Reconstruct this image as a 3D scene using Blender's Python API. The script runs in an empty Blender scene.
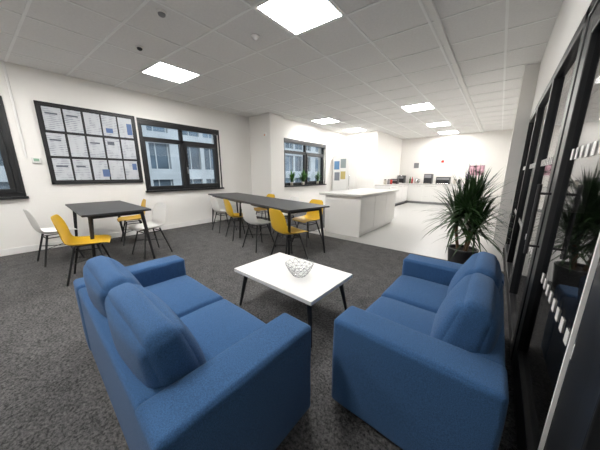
import bpy, bmesh, math, random
from mathutils import Vector, Matrix
random.seed(7)
S=bpy.context.scene
S.view_settings.view_transform='Standard'
# ---------------------------------------------------------------- materials
def mat(name,col,rough=.6,metal=0,emit=None,estr=1,noise=None,bump=None,spec=.5,sheen=0):
    m=bpy.data.materials.new(name);m.use_nodes=True;nt=m.node_tree;b=nt.nodes['Principled BSDF']
    b.inputs['Base Color'].default_value=(*col,1);b.inputs['Roughness'].default_value=rough;b.inputs['Metallic'].default_value=metal
    b.inputs['Specular IOR Level'].default_value=spec
    if sheen: b.inputs['Sheen Weight'].default_value=sheen
    if emit: b.inputs['Emission Color'].default_value=(*emit,1);b.inputs['Emission Strength'].default_value=estr
    tc=nt.nodes.new('ShaderNodeTexCoord')
    if noise:
        sc,amt=noise
        n=nt.nodes.new('ShaderNodeTexNoise');n.inputs['Scale'].default_value=sc;n.inputs['Detail'].default_value=4
        nt.links.new(tc.outputs['Object'],n.inputs['Vector'])
        r=nt.nodes.new('ShaderNodeValToRGB')
        r.color_ramp.elements[0].position=.3;r.color_ramp.elements[1].position=.7
        r.color_ramp.elements[0].color=(*[c*(1-amt) for c in col],1);r.color_ramp.elements[1].color=(*[min(1,c*(1+amt)) for c in col],1)
        nt.links.new(n.outputs['Fac'],r.inputs['Fac']);nt.links.new(r.outputs['Color'],b.inputs['Base Color'])
    if bump:
        sc,st=bump
        n=nt.nodes.new('ShaderNodeTexNoise');n.inputs['Scale'].default_value=sc;n.inputs['Detail'].default_value=3
        nt.links.new(tc.outputs['Object'],n.inputs['Vector'])
        bp=nt.nodes.new('ShaderNodeBump');bp.inputs['Strength'].default_value=st;bp.inputs['Distance'].default_value=.005
        nt.links.new(n.outputs['Fac'],bp.inputs['Height']);nt.links.new(bp.outputs['Normal'],b.inputs['Normal'])
    return m
M={}
M['wall']=mat('wall_paint',(.86,.84,.805),.85,bump=(60,.05))
M['trimw']=mat('trim_white',(.84,.83,.81),.5)
M['ceil']=mat('ceiling_tile',(.83,.82,.81),.95,noise=(40,.03))
M['tbar']=mat('ceiling_tbar',(.93,.93,.92),.6)
M['black']=mat('black_frame',(.012,.013,.015),.4)
M['blackm']=mat('black_metal',(.015,.015,.017),.45)
M['tabletop']=mat('dark_laminate',(.035,.036,.040),.45,noise=(30,.2))
M['white']=mat('white_laminate',(.80,.79,.77),.35)
M['kitch']=mat('kitchen_white',(.78,.77,.75),.35)
M['worktop']=mat('worktop_grey',(.60,.59,.57),.35,noise=(60,.1))
M['vinyl']=mat('kitchen_vinyl',(.42,.415,.40),.35,noise=(50,.05))
M['blue']=mat('blue_fabric',(.040,.105,.232),.9,noise=(260,.28),bump=(420,.5),spec=.15,sheen=.1)
M['pipe']=mat('blue_piping',(.022,.062,.15),.85)
M['yellow']=mat('yellow_plastic',(.70,.43,.025),.4)
M['wplast']=mat('white_plastic',(.80,.79,.76),.4)
M['leaf']=mat('dracaena_leaf',(.028,.065,.020),.45,noise=(8,.5))
M['leaf2']=mat('houseplant_leaf',(.06,.17,.03),.5,noise=(8,.4))
M['purple']=mat('purple_flower',(.22,.08,.3),.6,noise=(8,.4))
M['bark']=mat('cane_bark',(.16,.10,.055),.9,noise=(40,.3))
M['pot']=mat('dark_pot',(.03,.03,.032),.5)
M['terr']=mat('light_pot',(.6,.55,.48),.6)
M['soil']=mat('soil',(.03,.02,.012),.95)
M['chrome']=mat('chrome',(.7,.7,.7),.2,1)
M['grey']=mat('grey_plastic',(.25,.25,.26),.5)
M['green']=mat('display_green',(.25,.42,.3),.4)
M['red']=mat('red_plastic',(.5,.03,.02),.4)
M['orange']=mat('sensor_orange',(.8,.25,.03),.4)
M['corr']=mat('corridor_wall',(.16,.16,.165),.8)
M['lamp']=mat('led_panel',(1,1,1),.5,emit=(1,.985,.96),estr=47)
M['fillc']=mat('corridor_fill_glow',(1,1,1),.5,emit=(1,.985,.96),estr=5)  # dim glow for the added corridor panels
def carpet():
    m=mat('carpet',(.085,.085,.09),.95,spec=.1);nt=m.node_tree;b=nt.nodes['Principled BSDF'];tc=nt.nodes['Texture Coordinate']
    n=nt.nodes.new('ShaderNodeTexNoise');n.inputs['Scale'].default_value=60;n.inputs['Detail'].default_value=5;n.inputs['Roughness'].default_value=.85
    n2=nt.nodes.new('ShaderNodeTexNoise');n2.inputs['Scale'].default_value=9;n2.inputs['Detail'].default_value=6
    mx=nt.nodes.new('ShaderNodeMath');mx.operation='MULTIPLY_ADD';mx.inputs[1].default_value=.15
    nt.links.new(tc.outputs['Object'],n.inputs['Vector']);nt.links.new(tc.outputs['Object'],n2.inputs['Vector'])
    nt.links.new(n2.outputs['Fac'],mx.inputs[0]);nt.links.new(n.outputs['Fac'],mx.inputs[2])
    r=nt.nodes.new('ShaderNodeValToRGB');r.color_ramp.elements[0].position=.47;r.color_ramp.elements[1].position=.70
    r.color_ramp.elements[0].color=(.028,.028,.029,1);r.color_ramp.elements[1].color=(.17,.165,.163,1)
    nt.links.new(mx.outputs[0],r.inputs['Fac']);nt.links.new(r.outputs['Color'],b.inputs['Base Color'])
    bp=nt.nodes.new('ShaderNodeBump');bp.inputs['Strength'].default_value=.5;bp.inputs['Distance'].default_value=.006
    nt.links.new(n.outputs['Fac'],bp.inputs['Height']);nt.links.new(bp.outputs['Normal'],b.inputs['Normal'])
    return m
M['carpet']=carpet()
def glassmat(name,tint,rough=0.0,f0=1.5):
    m=bpy.data.materials.new(name);m.use_nodes=True;nt=m.node_tree;nt.nodes.clear()
    o=nt.nodes.new('ShaderNodeOutputMaterial');mx=nt.nodes.new('ShaderNodeMixShader');t=nt.nodes.new('ShaderNodeBsdfTransparent');g=nt.nodes.new('ShaderNodeBsdfGlossy');fr=nt.nodes.new('ShaderNodeFresnel')
    ge=nt.nodes.new('ShaderNodeNewGeometry');ma=nt.nodes.new('ShaderNodeMath');ma.operation='MULTIPLY_ADD';ma.inputs[1].default_value=1/f0-f0;ma.inputs[2].default_value=f0
    nt.links.new(ge.outputs['Backfacing'],ma.inputs[0]);nt.links.new(ma.outputs[0],fr.inputs[0])
    t.inputs[0].default_value=(*tint,1);g.inputs['Roughness'].default_value=rough
    nt.links.new(fr.outputs[0],mx.inputs[0]);nt.links.new(t.outputs[0],mx.inputs[1]);nt.links.new(g.outputs[0],mx.inputs[2]);nt.links.new(mx.outputs[0],o.inputs[0]);return m
M['glass']=glassmat('window_glass',(.9,.93,.95))
M['glassd']=glassmat('partition_glass',(.7,.71,.72),0,1.5)
M['crystal']=glassmat('bowl_glass',(.95,.96,.965),.05,1.4)
def paper(name,base,ink,seed,sc=60):
    m=mat(name,base,.8);nt=m.node_tree;b=nt.nodes['Principled BSDF'];tc=nt.nodes['Texture Coordinate']
    w=nt.nodes.new('ShaderNodeTexWave');w.bands_direction='Z';w.inputs['Scale'].default_value=11;w.inputs['Distortion'].default_value=0
    n=nt.nodes.new('ShaderNodeTexNoise');n.inputs['Scale'].default_value=sc;mp=nt.nodes.new('ShaderNodeMapping');mp.inputs['Location'].default_value=(seed,seed*2,seed*3);mp.inputs['Scale'].default_value=(1,.5,.25)
    nt.links.new(tc.outputs['Object'],mp.inputs['Vector']);nt.links.new(mp.outputs[0],n.inputs['Vector']);nt.links.new(tc.outputs['Object'],w.inputs['Vector'])
    mu=nt.nodes.new('ShaderNodeMath');mu.operation='MULTIPLY';nt.links.new(w.outputs['Fac'],mu.inputs[0]);nt.links.new(n.outputs['Fac'],mu.inputs[1])
    r=nt.nodes.new('ShaderNodeValToRGB');r.color_ramp.elements[0].position=.42;r.color_ramp.elements[0].color=(*base,1);r.color_ramp.elements[1].position=.58;r.color_ramp.elements[1].color=(*ink,1)
    nt.links.new(mu.outputs[0],r.inputs['Fac']);nt.links.new(r.outputs['Color'],b.inputs['Base Color']);return m
M['paper']=[paper('paper_%d'%i,(.52,.54,.57),(.22,.24,.30),i*3.1,30) for i in range(3)]
M['ground']=mat('pavement',(.2,.2,.2),.9,noise=(2,.2))
M['conc']=mat('facade_panel',(.30,.33,.35),.8,noise=(.6,.15))
M['fglass']=mat('facade_glass',(.07,.10,.13),.15,noise=(.35,.7))
# ---------------------------------------------------------------- helpers
def link(o,parent=None):
    S.collection.objects.link(o)
    if parent: o.parent=parent
    return o
def empty(name,loc=(0,0,0),rz=0):
    e=bpy.data.objects.new(name,None);e.empty_display_size=.1;e.location=loc;e.rotation_euler=(0,0,rz);S.collection.objects.link(e);return e
def mesh(name,bm,m,parent=None,smooth=False):
    me=bpy.data.meshes.new(name);bmesh.ops.recalc_face_normals(bm,faces=bm.faces);bm.to_mesh(me);bm.free()
    for x in (m if isinstance(m,list) else [m]): me.materials.append(x)
    if smooth:
        for p in me.polygons:p.use_smooth=True
    return link(bpy.data.objects.new(name,me),parent)
def addbox(bm,x,y,z,mi=0):
    v=[bm.verts.new((a,b,c)) for a in x for b in y for c in z]
    for f in ((0,1,3,2),(4,6,7,5),(0,4,5,1),(2,3,7,6),(0,2,6,4),(1,5,7,3)):
        fa=bm.faces.new([v[i] for i in f]);fa.material_index=mi
def boxes(name,lst,m,parent=None,bev=0):
    bm=bmesh.new()
    for b in lst: addbox(bm,*b)
    o=mesh(name,bm,m,parent)
    if bev:
        md=o.modifiers.new('b','BEVEL');md.width=bev;md.segments=2;md.limit_method='ANGLE'
    return o
def box(name,x,y,z,m,parent=None,bev=0): return boxes(name,[(x,y,z)],m,parent,bev)
def addcyl(bm,p0,p1,r0,r1,n=12,cap=True):
    p0=Vector(p0);p1=Vector(p1);d=(p1-p0).normalized();a=d.orthogonal().normalized();b=d.cross(a)
    A=[bm.verts.new(p0+(a*math.cos(t)+b*math.sin(t))*r0) for t in [2*math.pi*i/n for i in range(n)]]
    B=[bm.verts.new(p1+(a*math.cos(t)+b*math.sin(t))*r1) for t in [2*math.pi*i/n for i in range(n)]]
    for i in range(n): bm.faces.new((A[i],A[(i+1)%n],B[(i+1)%n],B[i]))
    if cap: bm.faces.new(A[::-1]);bm.faces.new(B)
def cyls(name,lst,m,parent=None,n=12,smooth=True):
    bm=bmesh.new()
    for c in lst: addcyl(bm,*c,n=n)
    o=mesh(name,bm,m,parent,smooth)
    if smooth:
        md=o.modifiers.new('e','EDGE_SPLIT');md.split_angle=math.radians(50)
    return o
def lathe(name,prof,m,parent=None,n=24,loc=(0,0,0)):
    bm=bmesh.new();rings=[]
    for r,z in prof: rings.append([bm.verts.new((loc[0]+r*math.cos(2*math.pi*i/n),loc[1]+r*math.sin(2*math.pi*i/n),loc[2]+z)) for i in range(n)])
    for a,b in zip(rings,rings[1:]):
        for i in range(n): bm.faces.new((a[i],a[(i+1)%n],b[(i+1)%n],b[i]))
    bmesh.ops.remove_doubles(bm,verts=bm.verts,dist=1e-5)
    return mesh(name,bm,m,parent,True)
def cushion(name,size,loc,m,parent,r=.04,puff=(0,0,0),rot=(0,0,0),taper=0,wob=0):
    hx=[s/2 for s in size]
    def cl(h):
        e=[-h+r*(1-math.cos(t)) for t in (0,.35,.7,1.05,1.35)]
        n=9;mid=[-h+r+(2*h-2*r)*i/n for i in range(n+1)]
        return e+mid[0:]+[-q for q in e[::-1]]
    C=[cl(h) for h in hx];bm=bmesh.new()
    for ax in range(3):
        u,v=[a for a in range(3) if a!=ax]
        for s in (-1,1):
            g=[]
            for a in C[u]:
                row=[]
                for b in C[v]:
                    p=[0,0,0];p[ax]=s*hx[ax];p[u]=a;p[v]=b;row.append(bm.verts.new(p))
                g.append(row)
            for i in range(len(g)-1):
                for j in range(len(g[0])-1): bm.faces.new((g[i][j],g[i+1][j],g[i+1][j+1],g[i][j+1]))
    bmesh.ops.remove_doubles(bm,verts=bm.verts,dist=1e-6)
    R=Matrix.Rotation(rot[2],4,'Z')@Matrix.Rotation(rot[1],4,'Y')@Matrix.Rotation(rot[0],4,'X')
    ph=random.uniform(0,6)
    for vt in bm.verts:
        p=vt.co.copy();q=Vector([max(-hx[i]+r,min(hx[i]-r,p[i])) for i in range(3)]);d=p-q
        if d.length>1e-9: d.normalize()
        w=q+d*r;nrm=[p[i]/hx[i] for i in range(3)]
        for i in range(3):
            o=[nrm[k] for k in range(3) if k!=i]
            w[i]+=puff[i]*(1-o[0]**2)**.7*(1-o[1]**2)**.7*max(-1,min(1,nrm[i])) if abs(o[0])<1 and abs(o[1])<1 else 0
        if taper: w.y*=1-taper*nrm[2]
        if wob: w+=d*wob*(math.sin(w.x*17+ph)+math.sin(w.y*23+w.z*19+ph*2))
        vt.co=R@w+Vector(loc)
    return mesh(name,bm,m,parent,True)
def tube(name,pts,r,m,parent,cyclic=False):
    c=bpy.data.curves.new(name,'CURVE');c.dimensions='3D';c.bevel_depth=r;c.bevel_resolution=2
    s=c.splines.new('POLY');s.points.add(len(pts)-1)
    for i,p in enumerate(pts): s.points[i].co=(*p,1)
    s.use_cyclic_u=cyclic;c.materials.append(m)
    return link(bpy.data.objects.new(name,c),parent)
# ---------------------------------------------------------------- room constants
H=2.775;XW=-5.57;XG=.22;YB=-2.4;YF=11.4;XK=-4.9
P=.62
box('floor',(-5.9,2.4),(-2.7,11.7),(-.1,0),M['carpet'])
box('floor_kitchen_vinyl',(-2.95,XG-.02),(3.75,YF),(0,.004),M['vinyl'])
def wall_open(name,x0,x1,y0,y1,ops,m):
    L=[];cur=y0
    for (a,b,c,d) in ops:
        L.append(((x0,x1),(cur,a),(0,H)));L.append(((x0,x1),(a,b),(0,c)));L.append(((x0,x1),(a,b),(d,H)));cur=b
    L.append(((x0,x1),(cur,y1),(0,H)))
    return boxes(name,L,m)
W0=(-1.75,-.05,.88,2.27);W1=(1.64,3.34,.88,2.27);W2=(5.05,7.15,.88,2.22)
wall_open('wall_left',XW-.3,XW,YB,4.34,[W0,W1],M['wall'])
box('wall_pilaster',(XW-.3,-4.72),(4.34,4.85),(0,H),M['wall'])
wall_open('wall_left_kitchen',XK-.3,XK,4.85,8.6,[W2],M['wall'])
box('wall_jog',(XK-.3,-3.6),(8.6,YF),(0,H),M['wall'])
box('wall_far',(-3.6,2.4),(YF,YF+.2),(0,H),M['wall'])
box('wall_back',(XW-.3,2.4),(YB-.2,YB),(0,H),M['wall'])
def bb(n,x,y): box(n,x,y,(0,.1),M['trimw'],bev=.004)
bb('baseboard_left',(XW,XW+.015),(YB,4.325));bb('baseboard_pilaster',(XW+.015,-4.72),(4.325,4.34));bb('baseboard_pilaster_side',(-4.72,-4.705),(4.34,4.85))
bb('baseboard_kitchen',(XK,XK+.015),(4.85,8.6))
def window(name,xin,op,sill=True,mull=.5):
    y0,y1,z0,z1=op;e=empty(name,(xin,0,0));fx=(-.13,-.05);L=[];t=.055
    def fr(a,b,c,d,t,x): L.extend([(x,(a,b),(c,c+t)),(x,(a,b),(d-t,d)),(x,(a,a+t),(c+t,d-t)),(x,(b-t,b),(c+t,d-t))])
    fr(y0,y1,z0,z1,t,fx);ym=y0+(y1-y0)*mull;zt=z0+(z1-z0)*.76
    L.append((fx,(ym-.035,ym+.035),(z0+t,z1-t)));L.append((fx,(y0+t,y1-t),(zt-.03,zt+.03)))
    fr(ym+.035,y1-t,z0+t,zt-.03,.06,(-.12,-.03))
    fr(y0+t,ym-.035,z0+t,zt-.03,.03,(-.12,-.045))
    boxes('frame',L,M['black'],e,.004)
    boxes('architrave',[((0,.012),(y0-.03,y1+.03),(z1-.0,z1+.03)),((0,.012),(y0-.03,y0),(z0,z1)),((0,.012),(y1,y1+.03),(z0,z1))],M['black'],e)
    box('glass_pane',(-.092,-.088),(y0+.03,y1-.03),(z0+.03,z1-.03),M['glass'],e)
    box('sill',(-.14,.06),(y0-.05,y1+.05),(z0-.035,z0),M['black'],e,.005)
    box('blind_cassette',(-.045,.02),(y0,y1),(z1-.09,z1),M['black'],e,.008)
    boxes('handle',[((-.03,.0),(ym+.05,ym+.07),(z0+.35,z0+.5))],M['grey'],e,.004)
    return e
window('window_1',XW,W0);window('window_2',XW,W1,mull=.48);window('window_3',XK,W2)
# neighbouring building with real window bays
e=empty('exterior_building',(-17,0,0))
box('core',(-6,-.25),(-24,44),(-4,8.5),M['fglass'],e)
L=[];Lf=[]
for k in range(6):
    z=-3.4+2.3*k;L.append(((-.25,.0),(-24,44),(z-.3,z+.4)))
y=-24
k=0
while y<44:
    L.append(((-.25,-.02),(y,y+(.9 if k%3==0 else .28)),(-4,8.5)));y+=2.1 if k%3==0 else 1.5;k+=1
y=-23.5
while y<44: Lf.append(((-.25,-.2),(y,y+.06),(-4,8.5)));y+=.75
boxes('panels',L,M['conc'],e);boxes('mullions',Lf,M['conc'],e)
box('exterior_ground',(-60,-5.9),(-60,60),(-4.2,-4),M['ground'])
sd=bpy.data.lights.new('facade_fill_sun','SUN');sd.energy=3.2;sd.angle=.2;sd.color=(1,.97,.92);so=bpy.data.objects.new('facade_fill_sun',sd);S.collection.objects.link(so);so.location=(10,-5,12);so.rotation_euler=Vector((-1,.35,-.75)).to_track_quat('-Z','Y').to_euler()  # added lamp aimed at the facade to brighten the window view
# ---------------------------------------------------------------- ceiling (grid laid slightly out of square with the walls)
gx0=-1.41;gy0=1.72
KS=.10
def sk(o):
    for v in o.data.vertices: v.co.y+=KS*(v.co.x+1.71)
    return o
lights=[(-1,0),(-5,0),(-1,7),(-5,7),(-1,11),(-5,10),(-1,14),(-1,-4),(-5,-4)]  # last two are unseen extra panels, added to light the foreground
ls=set(lights)
bm2=bmesh.new()
for i in range(-7,3):
    for j in range(-8,17):
        if (i,j) in ls: continue
        x0,x1=gx0+P*i,gx0+P*(i+1);y0,y1=gy0+P*j,gy0+P*(j+1)
        x0=max(x0,-5.9);x1=min(x1,XG+.1)
        if x1-x0<.01: continue
        dz=random.uniform(0,.0015);addbox(bm2,(x0,x1),(y0,y1),(H+dz,H+.03))
sk(mesh('ceiling',bm2,M['ceil']))
L=[]
for i in range(-7,3):
    x=gx0+P*i
    if XW<x<XG: L.append(((x-.012,x+.012),(YB-.2,YF+.4),(H-.006,H+.004)))
for j in range(-7,17):
    y=gy0+P*j;L.append(((XW,XG),(y-.012,y+.012),(H-.0055,H+.0035)))
sk(boxes('ceiling_grid',L,M['tbar']))
box('ceiling_slab',(-5.9,2.4),(-2.7,11.7),(H+.04,H+.12),M['trimw'])
for k,(i,j) in enumerate(lights):
    cx=gx0+P*(i+.5);e=empty('ceiling_light_panel',(cx,gy0+P*(j+.5)+KS*(cx+1.71),H))
    a=P/2-.012
    for o in (box('diffuser',(-a+.015,a-.015),(-a+.015,a-.015),(.0,.01),M['lamp'],e),
      boxes('rim',[((-a,a),(-a,-a+.015),(-.004,.012)),((-a,a),(a-.015,a),(-.004,.012)),((-a,-a+.015),(-a,a),(-.004,.012)),((a-.015,a),(-a,a),(-.004,.012))],M['trimw'],e)):
        for v in o.data.vertices: v.co.y+=KS*v.co.x
for y in (-.5,3.0,6.5):  # added fill panels, brighten the corridor seen through the partition glass
    e=empty('corridor_fill_panel',(1.3,y,H));box('diffuser',(-.3,.3),(-.3,.3),(0,.03),M['fillc'],e);boxes('rim',[((-.32,.32),(-.32,-.3),(-.004,.03)),((-.32,.32),(.3,.32),(-.004,.03)),((-.32,-.3),(-.3,.3),(-.004,.03)),((.3,.32),(-.3,.3),(-.004,.03))],M['trimw'],e)
box('trim_ceiling_track',(-.74,-.69),(YB,YF),(H-.03,H-.007),M['trimw'],bev=.004)
for nm,x,y,r,mm in (('smoke_detector',-3.66,1.2,.045,M['black']),('smoke_detector',-2.38,2.0,.05,M['white']),('smoke_detector',-2.76,1.14,.05,M['grey'])):
    e=empty(nm,(x,y,H-.006));lathe('base',[(0,0),(r,0),(r,-.012),(r*.7,-.018)],M['white'],e);lathe('head',[(r*.7,-.015),(r*.62,-.032),(r*.3,-.042),(0,-.043)],mm,e)
# ---------------------------------------------------------------- glazed partition (right)
ZT=2.02
YE=5.05
box('wall_right_bulkhead',(XG,XG+.12),(YB,YE),(ZT,H),M['wall'])
box('wall_right_back',(XG,XG+.12),(YB,-.2),(0,ZT),M['wall'])
box('wall_right_column',(.06,XG+.14),(YE,YE+.45),(0,H),M['wall'])
box('wall_right_kitchen',(XG,XG+.12),(YE+.45,YF),(0,H),M['wall'])
e=empty('glazed_partition',(XG,0,0));L=[]
fx=(.0,.07)
L.append((fx,(-.2,YE),(ZT-.07,ZT)));L.append((fx,(1.96,YE),(0,.09)));L.append((fx,(-.2,.95),(0,.09)))
for a,b in ((-.2,-.13),(.70,.78),(1.90,1.99),(2.86,2.93),(3.92,3.99),(YE-.07,YE)): L.append((fx,(a,b),(.0,ZT)))
boxes('frame',L,M['black'],e,.004)
box('glass_pane',(.03,.036),(-.2,.72),(.05,ZT-.05),M['glassd'],e)
box('glass_pane_1',(.03,.036),(1.96,YE-.04),(.05,ZT-.05),M['glassd'],e)
L=[];Ld=[]
for zc in (1.27,.64):
    y=1.0
    while y<4.9:
        s=((.0265,.0285),(y,y+.035),(zc,zc+.05))
        if y<1.75: Ld.append(((.0245,.0265),s[1],s[2]))
        elif not(1.7<y<2.02 or 2.82<y<2.96 or 3.88<y<4.02): L.append(s)
        y+=.085
boxes('manifestation_squares',L,M['wplast'],e)
e=empty('door_1',(XG,0,0))
D0,D1=.79,1.89
boxes('leaf_frame',[((.005,.055),(D0,D0+.14),(.01,ZT-.08)),((.005,.055),(D1-.11,D1),(.01,ZT-.08)),((.005,.055),(D0+.14,D1-.11),(.01,.16)),((.005,.055),(D0+.14,D1-.11),(ZT-.19,ZT-.08))],M['black'],e,.004)
box('edge_seal',(-.001,.008),(D0+.155,D0+.165),(.16,ZT-.19),M['trimw'],e)
box('glass_pane',(.028,.034),(D0+.14,D1-.11),(.16,ZT-.19),M['glassd'],e)
boxes('manifestation_squares',Ld,M['wplast'],e)
cyls('pull_handle',[((-.045,D1-.05,.75),(-.045,D1-.05,1.15),.01,.01),((.01,D1-.05,.8),(-.045,D1-.05,.8),.007,.007),((.01,D1-.05,1.1),(-.045,D1-.05,1.1),.007,.007)],M['blackm'],e)
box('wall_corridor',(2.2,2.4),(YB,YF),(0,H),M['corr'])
# ---------------------------------------------------------------- wall fittings
e=empty('notice_board',(XW,0,0));y0,y1,z0,z1=.28,1.57,1.05,2.31
box('backing',(0,.02),(y0,y1),(z0,z1),M['black'],e)
boxes('frame',[((0,.035),(y0,y1),(z0,z0+.035)),((0,.035),(y0,y1),(z1-.035,z1)),((0,.035),(y0,y0+.035),(z0,z1)),((0,.035),(y1-.035,y1),(z0,z1))],M['blackm'],e,.003)
cw=(y1-y0-.09)/5;rh=(z1-z0-.09)/3
for i in range(5):
    for j in range(3):
        a=y0+.045+cw*i;b=z0+.045+rh*j;jx=random.uniform(-.006,.006)
        box('paper_%d'%(i*3+j),(.02,.023),(a+.014+jx,a+cw-.014+jx),(b+.02,b+rh-.02),M['paper'][(i+j)%3],e)
bl=mat('poster_blue',(.10,.16,.32),.7);dk=mat('print_dark',(.12,.13,.16),.7)
for a,b,w,h,m in ((.95,1.17,.10,.13,bl),(1.10,1.95,.1,.08,bl),(1.42,1.95,.08,.2,bl),(1.42,1.3,.07,.12,bl),(.37,2.14,.14,.025,dk),(.61,2.14,.14,.025,dk),(.36,1.74,.13,.025,dk),(.85,1.74,.13,.025,dk),(.37,1.33,.14,.025,dk),(1.09,1.74,.1,.06,dk),(.61,1.33,.12,.03,dk)):
    box('poster_patch',(.0232,.024),(a,a+w),(b,b+h),m,e)
e=empty('thermostat',(XW,.17,1.42));box('body',(0,.03),(-.05,.05),(-.045,.045),M['white'],e,.008);box('screen',(.03,.032),(-.03,.03),(-.01,.03),M['green'],e)
box('trim_conduit',(XW,XW+.025),(.06,.085),(1.45,H-.01),M['trimw'],bev=.005)
boxes('power_socket',[((XW,XW+.01),(3.6,3.75),(.3,.39))],M['white'],bev=.003)
e=empty('motion_sensor',(-4.9,4.34,2.25));box('body',(-.04,.04),(-.03,0),(-.05,.05),M['white'],e,.01);box('lens',(-.02,.02),(-.034,-.03),(-.03,0),M['orange'],e)
e=empty('fridge_freezer',(-4.84,7.6,0))
box('body',(0,.60),(0,.66),(.02,1.9),M['white'],e,.01)
boxes('doors',[((.605,.65),(0,.66),(.05,.75)),((.605,.65),(0,.66),(.76,1.9))],M['white'],e,.01)
boxes('handles',[((.65,.675),(.04,.06),(.5,.72)),((.65,.675),(.04,.06),(.8,1.2))],M['chrome'],e,.003)
for k,(a,b,w,h,c) in enumerate(((.06,1.4,.22,.3,(.10,.22,.40)),(.33,1.45,.22,.32,(.25,.3,.3)),(.08,1.0,.22,.3,(.2,.22,.26)),(.34,1.05,.2,.28,(.5,.4,.15)))):
    box('notice_%d'%k,(a,a+w),(-.004,0),(b,b+h),mat('sheet%d'%k,c,.7),e)
# ---------------------------------------------------------------- sofas
def sofa(loc,rz,W,D):
    e=empty('two_seater_sofa',loc,rz);aw=.185;ah=.51;bd=.15
    B=M['blue']
    for s,n in((-1,'arm_left'),(1,'arm_right')):
        cushion(n,(aw,D,ah-.03),(s*(W/2-aw/2),0,.03+(ah-.03)/2),B,e,r=.022,puff=(.004,.004,.006),wob=.0008)
        xo=s*(W/2-.009);xi=s*(W/2-aw+.009);y1=D/2-.006;yb=-D/2+.01;zt=ah-.006
        tube('piping_'+n,[(xi,y1-.004,.05),(xi,y1-.004,zt-.004),(xi,yb,zt-.004)],.003,M['pipe'],e)
        tube('piping_outer_'+n,[(xo,y1-.004,.05),(xo,y1-.004,zt-.004),(xo,yb,zt-.004),(xo,yb,.05)],.003,M['pipe'],e)
    iw=W-2*aw
    cushion('back_frame',(iw+.02,bd,ah-.04),(0,-D/2+bd/2+.004,.03+(ah-.04)/2),B,e,r=.02)
    cushion('seat_base',(iw+.01,D-bd,.2),(0,bd/2-.02,.14),B,e,r=.02)
    w=iw/2
    for s in(-1,1):
        cushion('seat_cushion_%d'%(s+2),(w-.004,D-bd-.0,.155),(s*w/2,bd/2+.004,.297),B,e,r=.032,puff=(0,.010,.028),wob=.0012)
        cushion('back_cushion_%d'%(s+2),(w-.008,.15,.33),(s*(w/2+.002),-D/2+.145,.525),B,e,r=.05,puff=(.0,.042,.022),rot=(math.radians(13),0,0),taper=.14,wob=.002)
    for sx in(-1,1):
        for sy in(-1,1):
            cyls('foot',[((sx*(W/2-.08),sy*(D/2-.08),.0),(sx*(W/2-.08),sy*(D/2-.08),.04),.02,.025)],M['blackm'],e)
    return e
sofa((-1.345,.435,0),0,1.54,.67)
sofa((-.205,1.51,0),math.radians(90),1.28,.65)
# ---------------------------------------------------------------- coffee table
e=empty('coffee_table',(-1.28,1.39,0))
box('top',(-.44,.44),(-.29,.29),(.345,.375),M['white'],e,.003)
boxes('apron',[((-.38,.38),(-.23,-.21),(.315,.345)),((-.38,.38),(.21,.23),(.315,.345)),((-.38,-.36),(-.23,.23),(.315,.345)),((.36,.38),(-.23,.23),(.315,.345))],M['blackm'],e)
cyls('legs',[((sx*.36,sy*.21,.345),(sx*.42,sy*.26,0),.022,.011) for sx in(-1,1) for sy in(-1,1)],M['blackm'],e)
e=empty('cut_glass_bowl',(-1.17,1.37,.3755));e.scale=(1.1,1.1,1.05)
prof=[(0,.004),(.045,.004),(.052,.008),(.075,.035),(.095,.07),(.108,.105)]
lathe('bowl_shell',prof,M['crystal'],e,n=32)
gc=mat('glass_cut',(.36,.37,.38),.15,.1)
bm=bmesh.new();n=12
pr=[(.05,.004),(.068,.026),(.083,.05),(.096,.075),(.109,.105)]
R=[[bm.verts.new((r*math.cos(2*math.pi*(i+.5*(k%2))/n),r*math.sin(2*math.pi*(i+.5*(k%2))/n),z)) for i in range(n)] for k,(r,z) in enumerate(pr)]
for k in range(4):
    for i in range(n):
        j=(i+1)%n
        if k%2==0: bm.faces.new((R[k][i],R[k][j],R[k+1][i]));bm.faces.new((R[k][j],R[k+1][j],R[k+1][i]))
        else: bm.faces.new((R[k][i],R[k+1][j],R[k+1][i]));bm.faces.new((R[k][i],R[k][j],R[k+1][j]))
o=mesh('cut_pattern',bm,gc,e);w=o.modifiers.new('w','WIREFRAME');w.thickness=.0025
# ---------------------------------------------------------------- tables
def table(loc,rz,L_,W_,H_=.75):
    e=empty('dining_table',loc,rz)
    box('top',(-L_/2,L_/2),(-W_/2,W_/2),(H_-.025,H_),M['tabletop'],e,.003)
    a=L_/2-.1;b=W_/2-.08
    boxes('apron',[((-a,a),(-b,-b+.02),(H_-.07,H_-.025)),((-a,a),(b-.02,b),(H_-.07,H_-.025)),((-a,-a+.02),(-b,b),(H_-.07,H_-.025)),((a-.02,a),(-b,b),(H_-.07,H_-.025))],M['blackm'],e)
    xs=[-a+.02,a-.02]+([0] if L_>2.5 else [])
    cyls('legs',[((sx,sy*(b-.01),H_-.03),(sx+(.06 if sx>0 else -.06 if sx<0 else 0),sy*(b+.05),0),.024,.015) for sx in xs for sy in(-1,1)],M['blackm'],e)
table((-4.47,.72,0),0,1.66,.72,.74)
table((-3.62,2.87,0),math.radians(-11.5),3.4,.75,.75)
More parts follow.
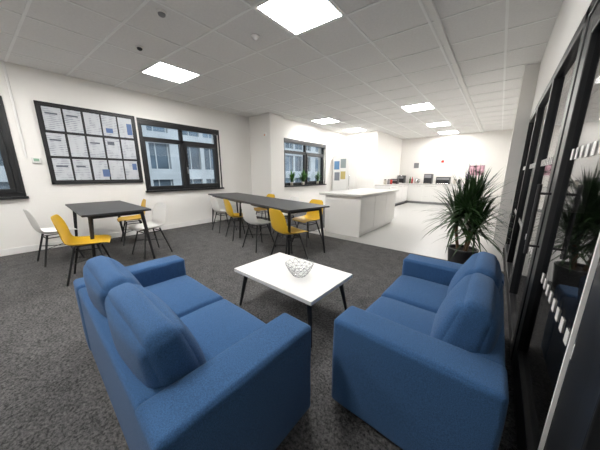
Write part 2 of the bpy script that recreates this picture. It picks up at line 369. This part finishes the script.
# ---------------------------------------------------------------- chairs
def shellmesh():
    prof=[(.215,.415),(.20,.428),(.15,.425),(.06,.412),(-.04,.405),(-.12,.412),(-.165,.44),(-.19,.50),(-.205,.58),(-.22,.67),(-.232,.74),(-.236,.765)]
    wid=[.17,.195,.215,.222,.222,.215,.208,.205,.205,.198,.17,.12]
    lift=[.0,.006,.02,.035,.045,.05,.045,.035,.03,.025,.015,.008]
    bm=bmesh.new();g=[];n=10
    for k,((y,z),w,l) in enumerate(zip(prof,wid,lift)):
        row=[]
        back=max(0,min(1,(k-5)/3))
        for i in range(n+1):
            t=-1+2*i/n;c=abs(t)**2.6*l
            row.append(bm.verts.new((t*w,y+c*back*1.2,z+c*(1-back))))
        g.append(row)
    for a,b in zip(g,g[1:]):
        for i in range(n): bm.faces.new((a[i],a[i+1],b[i+1],b[i]))
    bmesh.ops.recalc_face_normals(bm,faces=bm.faces)
    me=bpy.data.meshes.new('chair_shell');bm.to_mesh(me);bm.free()
    for p in me.polygons:p.use_smooth=True
    return me
base=shellmesh();SH={}
for c in('yellow','wplast'):
    me=base.copy();me.materials.append(M[c]);SH[c]=me
bm=bmesh.new();tops=[(sx*.11,sy*.10) for sx in(-1,1) for sy in(-1,1)];bots=[(sx*.20,sy*.20) for sx in(-1,1) for sy in(-1,1)]
for t,b in zip(tops,bots): addcyl(bm,(*t,.405),(*b,0),.012,.010,n=8)
def at(i,z): 
    f=(.405-z)/.405;return (tops[i][0]+(bots[i][0]-tops[i][0])*f,tops[i][1]+(bots[i][1]-tops[i][1])*f,z)
for a,b in((0,1),(2,3),(0,2),(1,3)): addcyl(bm,at(a,.36),at(b,.36),.007,.007,n=6)
addcyl(bm,at(0,.22),at(3,.22),.005,.005,n=6);addcyl(bm,at(1,.22),at(2,.22),.005,.005,n=6)
legme=bpy.data.meshes.new('chair_legs');bm.to_mesh(legme);bm.free();legme.materials.append(M['blackm'])
def chair(x,y,deg,c):
    e=empty('dining_chair',(x,y,0),math.radians(deg))
    o=link(bpy.data.objects.new('shell',SH[c]),e);s=o.modifiers.new('s','SOLIDIFY');s.thickness=.008;q=o.modifiers.new('q','SUBSURF');q.levels=q.render_levels=2
    link(bpy.data.objects.new('legs',legme),e)
chair(-4.68,.16,8,'wplast');chair(-3.62,.36,-14,'yellow');chair(-4.0,1.12,188,'wplast');chair(-4.95,1.15,172,'yellow')
chair(-2.15,2.28,-12,'yellow');chair(-2.95,2.40,-5,'wplast');chair(-3.75,2.56,-14,'yellow');chair(-4.5,2.70,-8,'wplast')
chair(-2.5,3.15,170,'yellow');chair(-3.2,3.32,165,'wplast');chair(-4.05,3.46,170,'yellow')
# ---------------------------------------------------------------- kitchen
def cabinets(name,x,y,front,h=.84,n=3):
    e=empty(name,(0,0,0));x0,x1=x;y0,y1=y
    k=.05
    fx0,fx1,fy0,fy1=x0,x1,y0,y1
    if front=='+x': fx1-=k
    if front=='-y': fy0+=k
    box('plinth',(fx0,fx1),(fy0,fy1),(.004,.1),M['grey'],e)
    box('carcass',x,y,(.1,h-.04),M['kitch'],e)
    box('worktop',(x0,x1+.02) if front=='+x' else x,(y0-.02,y1) if front=='-y' else y,(h-.04,h),M['worktop'],e,.003)
    for i in range(n):
        if front=='+x':
            a=y0+(y1-y0)*i/n;b=y0+(y1-y0)*(i+1)/n
            box('door_%d'%i,(x1,x1+.018),(a+.003,b-.003),(.105,h-.075),M['kitch'],e,.003);box('handle_%d'%i,(x1+.018,x1+.03),(a+.1,b-.1),(h-.1,h-.09),M['chrome'],e)
        else:
            a=x0+(x1-x0)*i/n;b=x0+(x1-x0)*(i+1)/n
            box('door_%d'%i,(a+.003,b-.003),(y0-.018,y0),(.105,h-.075),M['kitch'],e,.003);box('handle_%d'%i,(a+.1,b-.1),(y0-.03,y0-.018),(h-.1,h-.09),M['chrome'],e)
    return e
e=empty('kitchen_island',(0,0,0))
box('plinth',(-2.68,-1.98),(4.1,5.95),(.004,.09),M['kitch'],e)
box('carcass',(-2.72,-1.95),(4.06,6.0),(.09,.80),M['kitch'],e)
box('end_panel',(-2.74,-1.93),(4.04,4.06),(.004,.80),M['kitch'],e)
for i in range(3): 
    a=4.08+.64*i;box('door_%d'%i,(-1.95,-1.932),(a,a+.63),(.1,.78),M['kitch'],e,.003)
box('worktop',(-2.86,-1.88),(3.98,6.05),(.80,.84),M['worktop'],e,.004)
cabinets('kitchen_cabinet_run',(-3.595,-3.02),(8.62,YF-.64),'+x',n=3)
cabinets('kitchen_cabinet_run',(-3.595,-.6),(YF-.6,YF-.005),'-y',n=5)
def appliance(name,x,y,z,w,d,h):
    e=empty(name,(x,y,z));box('body',(-w/2,w/2),(-d/2,d/2),(0,h),M['black'],e,.01);box('panel',(-w/2+.02,w/2-.02),(-d/2-.005,-d/2),(h*.6,h-.03),M['grey'],e);box('tray',(-w/2+.03,w/2-.03),(-d/2-.08,-d/2),(0,.03),M['chrome'],e,.004);return e
appliance('coffee_machine',-2.3,YF-.3,.84,.3,.3,.40)
appliance('microwave_oven',-1.75,YF-.3,.84,.48,.3,.28)
appliance('toaster',-3.3,9.95,.84,.28,.2,.2)
appliance('air_fryer',-3.4,YF-.3,.84,.3,.3,.34)
e=empty('kettle',(-2.75,YF-.3,.84));lathe('body',[(0,0),(.08,0),(.085,.02),(.07,.16),(.055,.2),(.02,.215),(0,.22)],M['chrome'],e);tube('handle',[(.06,0,.18),(.12,0,.17),(.125,0,.08),(.075,0,.04)],.009,M['black'],e)
for k,(x,y) in enumerate(((-3.35,9.0),(-3.3,9.25),(-3.3,9.5),(-1.35,YF-.25),(-1.2,YF-.3))):
    e=empty('storage_jar',(x,y,.84));lathe('body',[(0,0),(.05,0),(.052,.15),(.045,.17)],M[('terr','grey','red','terr','black')[k]],e,16);lathe('lid',[(.048,.17),(.048,.19),(.01,.195),(0,.21)],M['black'],e,16)
for k,(x,y) in enumerate(((-3.05,YF-.2),(-2.95,YF-.25))):
    e=empty('bottle',(x,y,.84));lathe('glass',[(0,0),(.035,0),(.037,.17),(.014,.22),(.014,.28),(0,.285)],M[('leaf2','red')[k]],e,16)
e=empty('wall_poster',(0,0,0));pm=mat('poster_art',(.5,.3,.35),.7,noise=(9,.9));box('frame',(-1.0,-.45),(YF-.02,YF),(1.15,1.6),M['white'],e);box('print',(-.96,-.49),(YF-.023,YF-.02),(1.19,1.56),pm,e)
e=empty('wall_poster',(0,0,0));box('print',(-3.0,-2.8),(YF-.01,YF),(1.5,1.72),M['grey'],e)
e=empty('fire_alarm_point',(0,0,0));box('body',(-1.95,-1.85),(YF-.04,YF),(1.7,1.8),M['red'],e,.005)
e=empty('kitchen_tap',(-3.35,10.35,.84));tube('spout',[(0,0,0),(0,0,.28),(.03,0,.33),(.1,0,.35),(.16,0,.33),(.18,0,.28)],.012,M['chrome'],e);lathe('base',[(0,0),(.03,0),(.03,.02),(.015,.04)],M['chrome'],e)
# ---------------------------------------------------------------- plants
def leaves(name,heads,m,parent,count,length,width,droop=1.0,xmax=9,xmin=-9,el0=-25):
    bm=bmesh.new()
    for (hx,hy,hz,sc) in heads:
        for k in range(count):
            az=random.uniform(0,2*math.pi);el=math.radians(random.uniform(el0,88));l=length*sc*random.uniform(.75,1.1)
            d=Vector((math.cos(az)*math.cos(el),math.sin(az)*math.cos(el),math.sin(el)));side=Vector((-math.sin(az),math.cos(az),0))
            p=Vector((hx,hy,hz+random.uniform(-.06,.05)));n=6;prev=None
            for i in range(n+1):
                t=i/n;w=width*(math.sin(math.pi*min(1,(t*.85+.15)))**.6)*(1-t*.5) if i<n else .0008
                qa=p-side*w/2;qb=p+side*w/2
                qa.x=max(xmin,min(qa.x,xmax));qb.x=max(xmin+.001,min(qb.x,xmax+.001))
                a=bm.verts.new(qa);b=bm.verts.new(qb)
                if prev: bm.faces.new((prev[0],a,b,prev[1]))
                prev=(a,b);p=p+d*(l/n);d=(d+Vector((0,0,-1))*droop*.16*(.4+t)).normalized()
                if p.x>xmax-.06: d.x=min(d.x,0)
                if p.x<xmin+.03: d.x=max(d.x,0)
    return mesh(name,bm,m,parent,True)
e=empty('dracaena_plant',(-.24,3.55,0.004))
lathe('pot',[(0,0),(.13,0),(.14,.01),(.165,.25),(.17,.27),(.155,.27),(.15,.24)],M['pot'],e)
lathe('soil',[(0,.238),(.152,.238)],M['soil'],e)
tube('cane_1',[(.02,0,.2),(.04,.01,.5),(.03,.02,.80)],.02,M['bark'],e);tube('cane_2',[(-.05,.03,.2),(-.10,.03,.45),(-.11,.02,.62)],.018,M['bark'],e);tube('cane_3',[(.03,-.05,.2),(.06,-.09,.4),(.08,-.1,.52)],.016,M['bark'],e)
leaves('foliage',[(.05,.02,.80,1.0),(-.11,.02,.62,1.1),(.10,-.1,.54,.95),(-.04,-.03,.74,1.0)],M['leaf'],e,130,.52,.027,droop=1.1,xmax=.44)
for (x,y,h) in ((XK+.0,5.35,.30),(XK,5.9,.38),(XK,6.7,.28)):
    e=empty('potted_houseplant',(x+.01,y,.882));lathe('pot',[(0,0),(.04,0),(.048,.1),(.044,.1),(.04,.08),(0,.08)],M['terr'],e,16)
    leaves('foliage',[(0,0,.13,1),(0,0,.2,.8)],M['leaf2'],e,34,h,.035,droop=.6,xmin=-.03,xmax=.3,el0=15)
    cyls('stem',[((0,0,.07),(0,0,.22),.008,.006)],M['bark'],e)
e=empty('flowering_plant',(-.95,YF-.3,.84));lathe('pot',[(0,0),(.06,0),(.075,.13),(.07,.13),(.065,.1),(0,.1)],M['terr'],e,16)
leaves('foliage',[(0,0,.15,1)],M['leaf2'],e,30,.25,.03,xmax=.3,el0=10);leaves('flowers',[(0,0,.25,1)],M['purple'],e,30,.22,.04,el0=30)
# ---------------------------------------------------------------- world & camera
w=bpy.data.worlds.new('world');S.world=w;w.use_nodes=True;bg=w.node_tree.nodes['Background'];bg.inputs[0].default_value=(.82,.91,1,1);bg.inputs[1].default_value=1.8
cd=bpy.data.cameras.new('camera');cd.lens=13.8;cd.sensor_width=36;cd.clip_start=.01
co=bpy.data.objects.new('camera',cd);S.collection.objects.link(co);co.location=(0,0,1.2);co.rotation_euler=(math.radians(90)-math.atan(50/230.),0,math.radians(40.4));S.camera=co
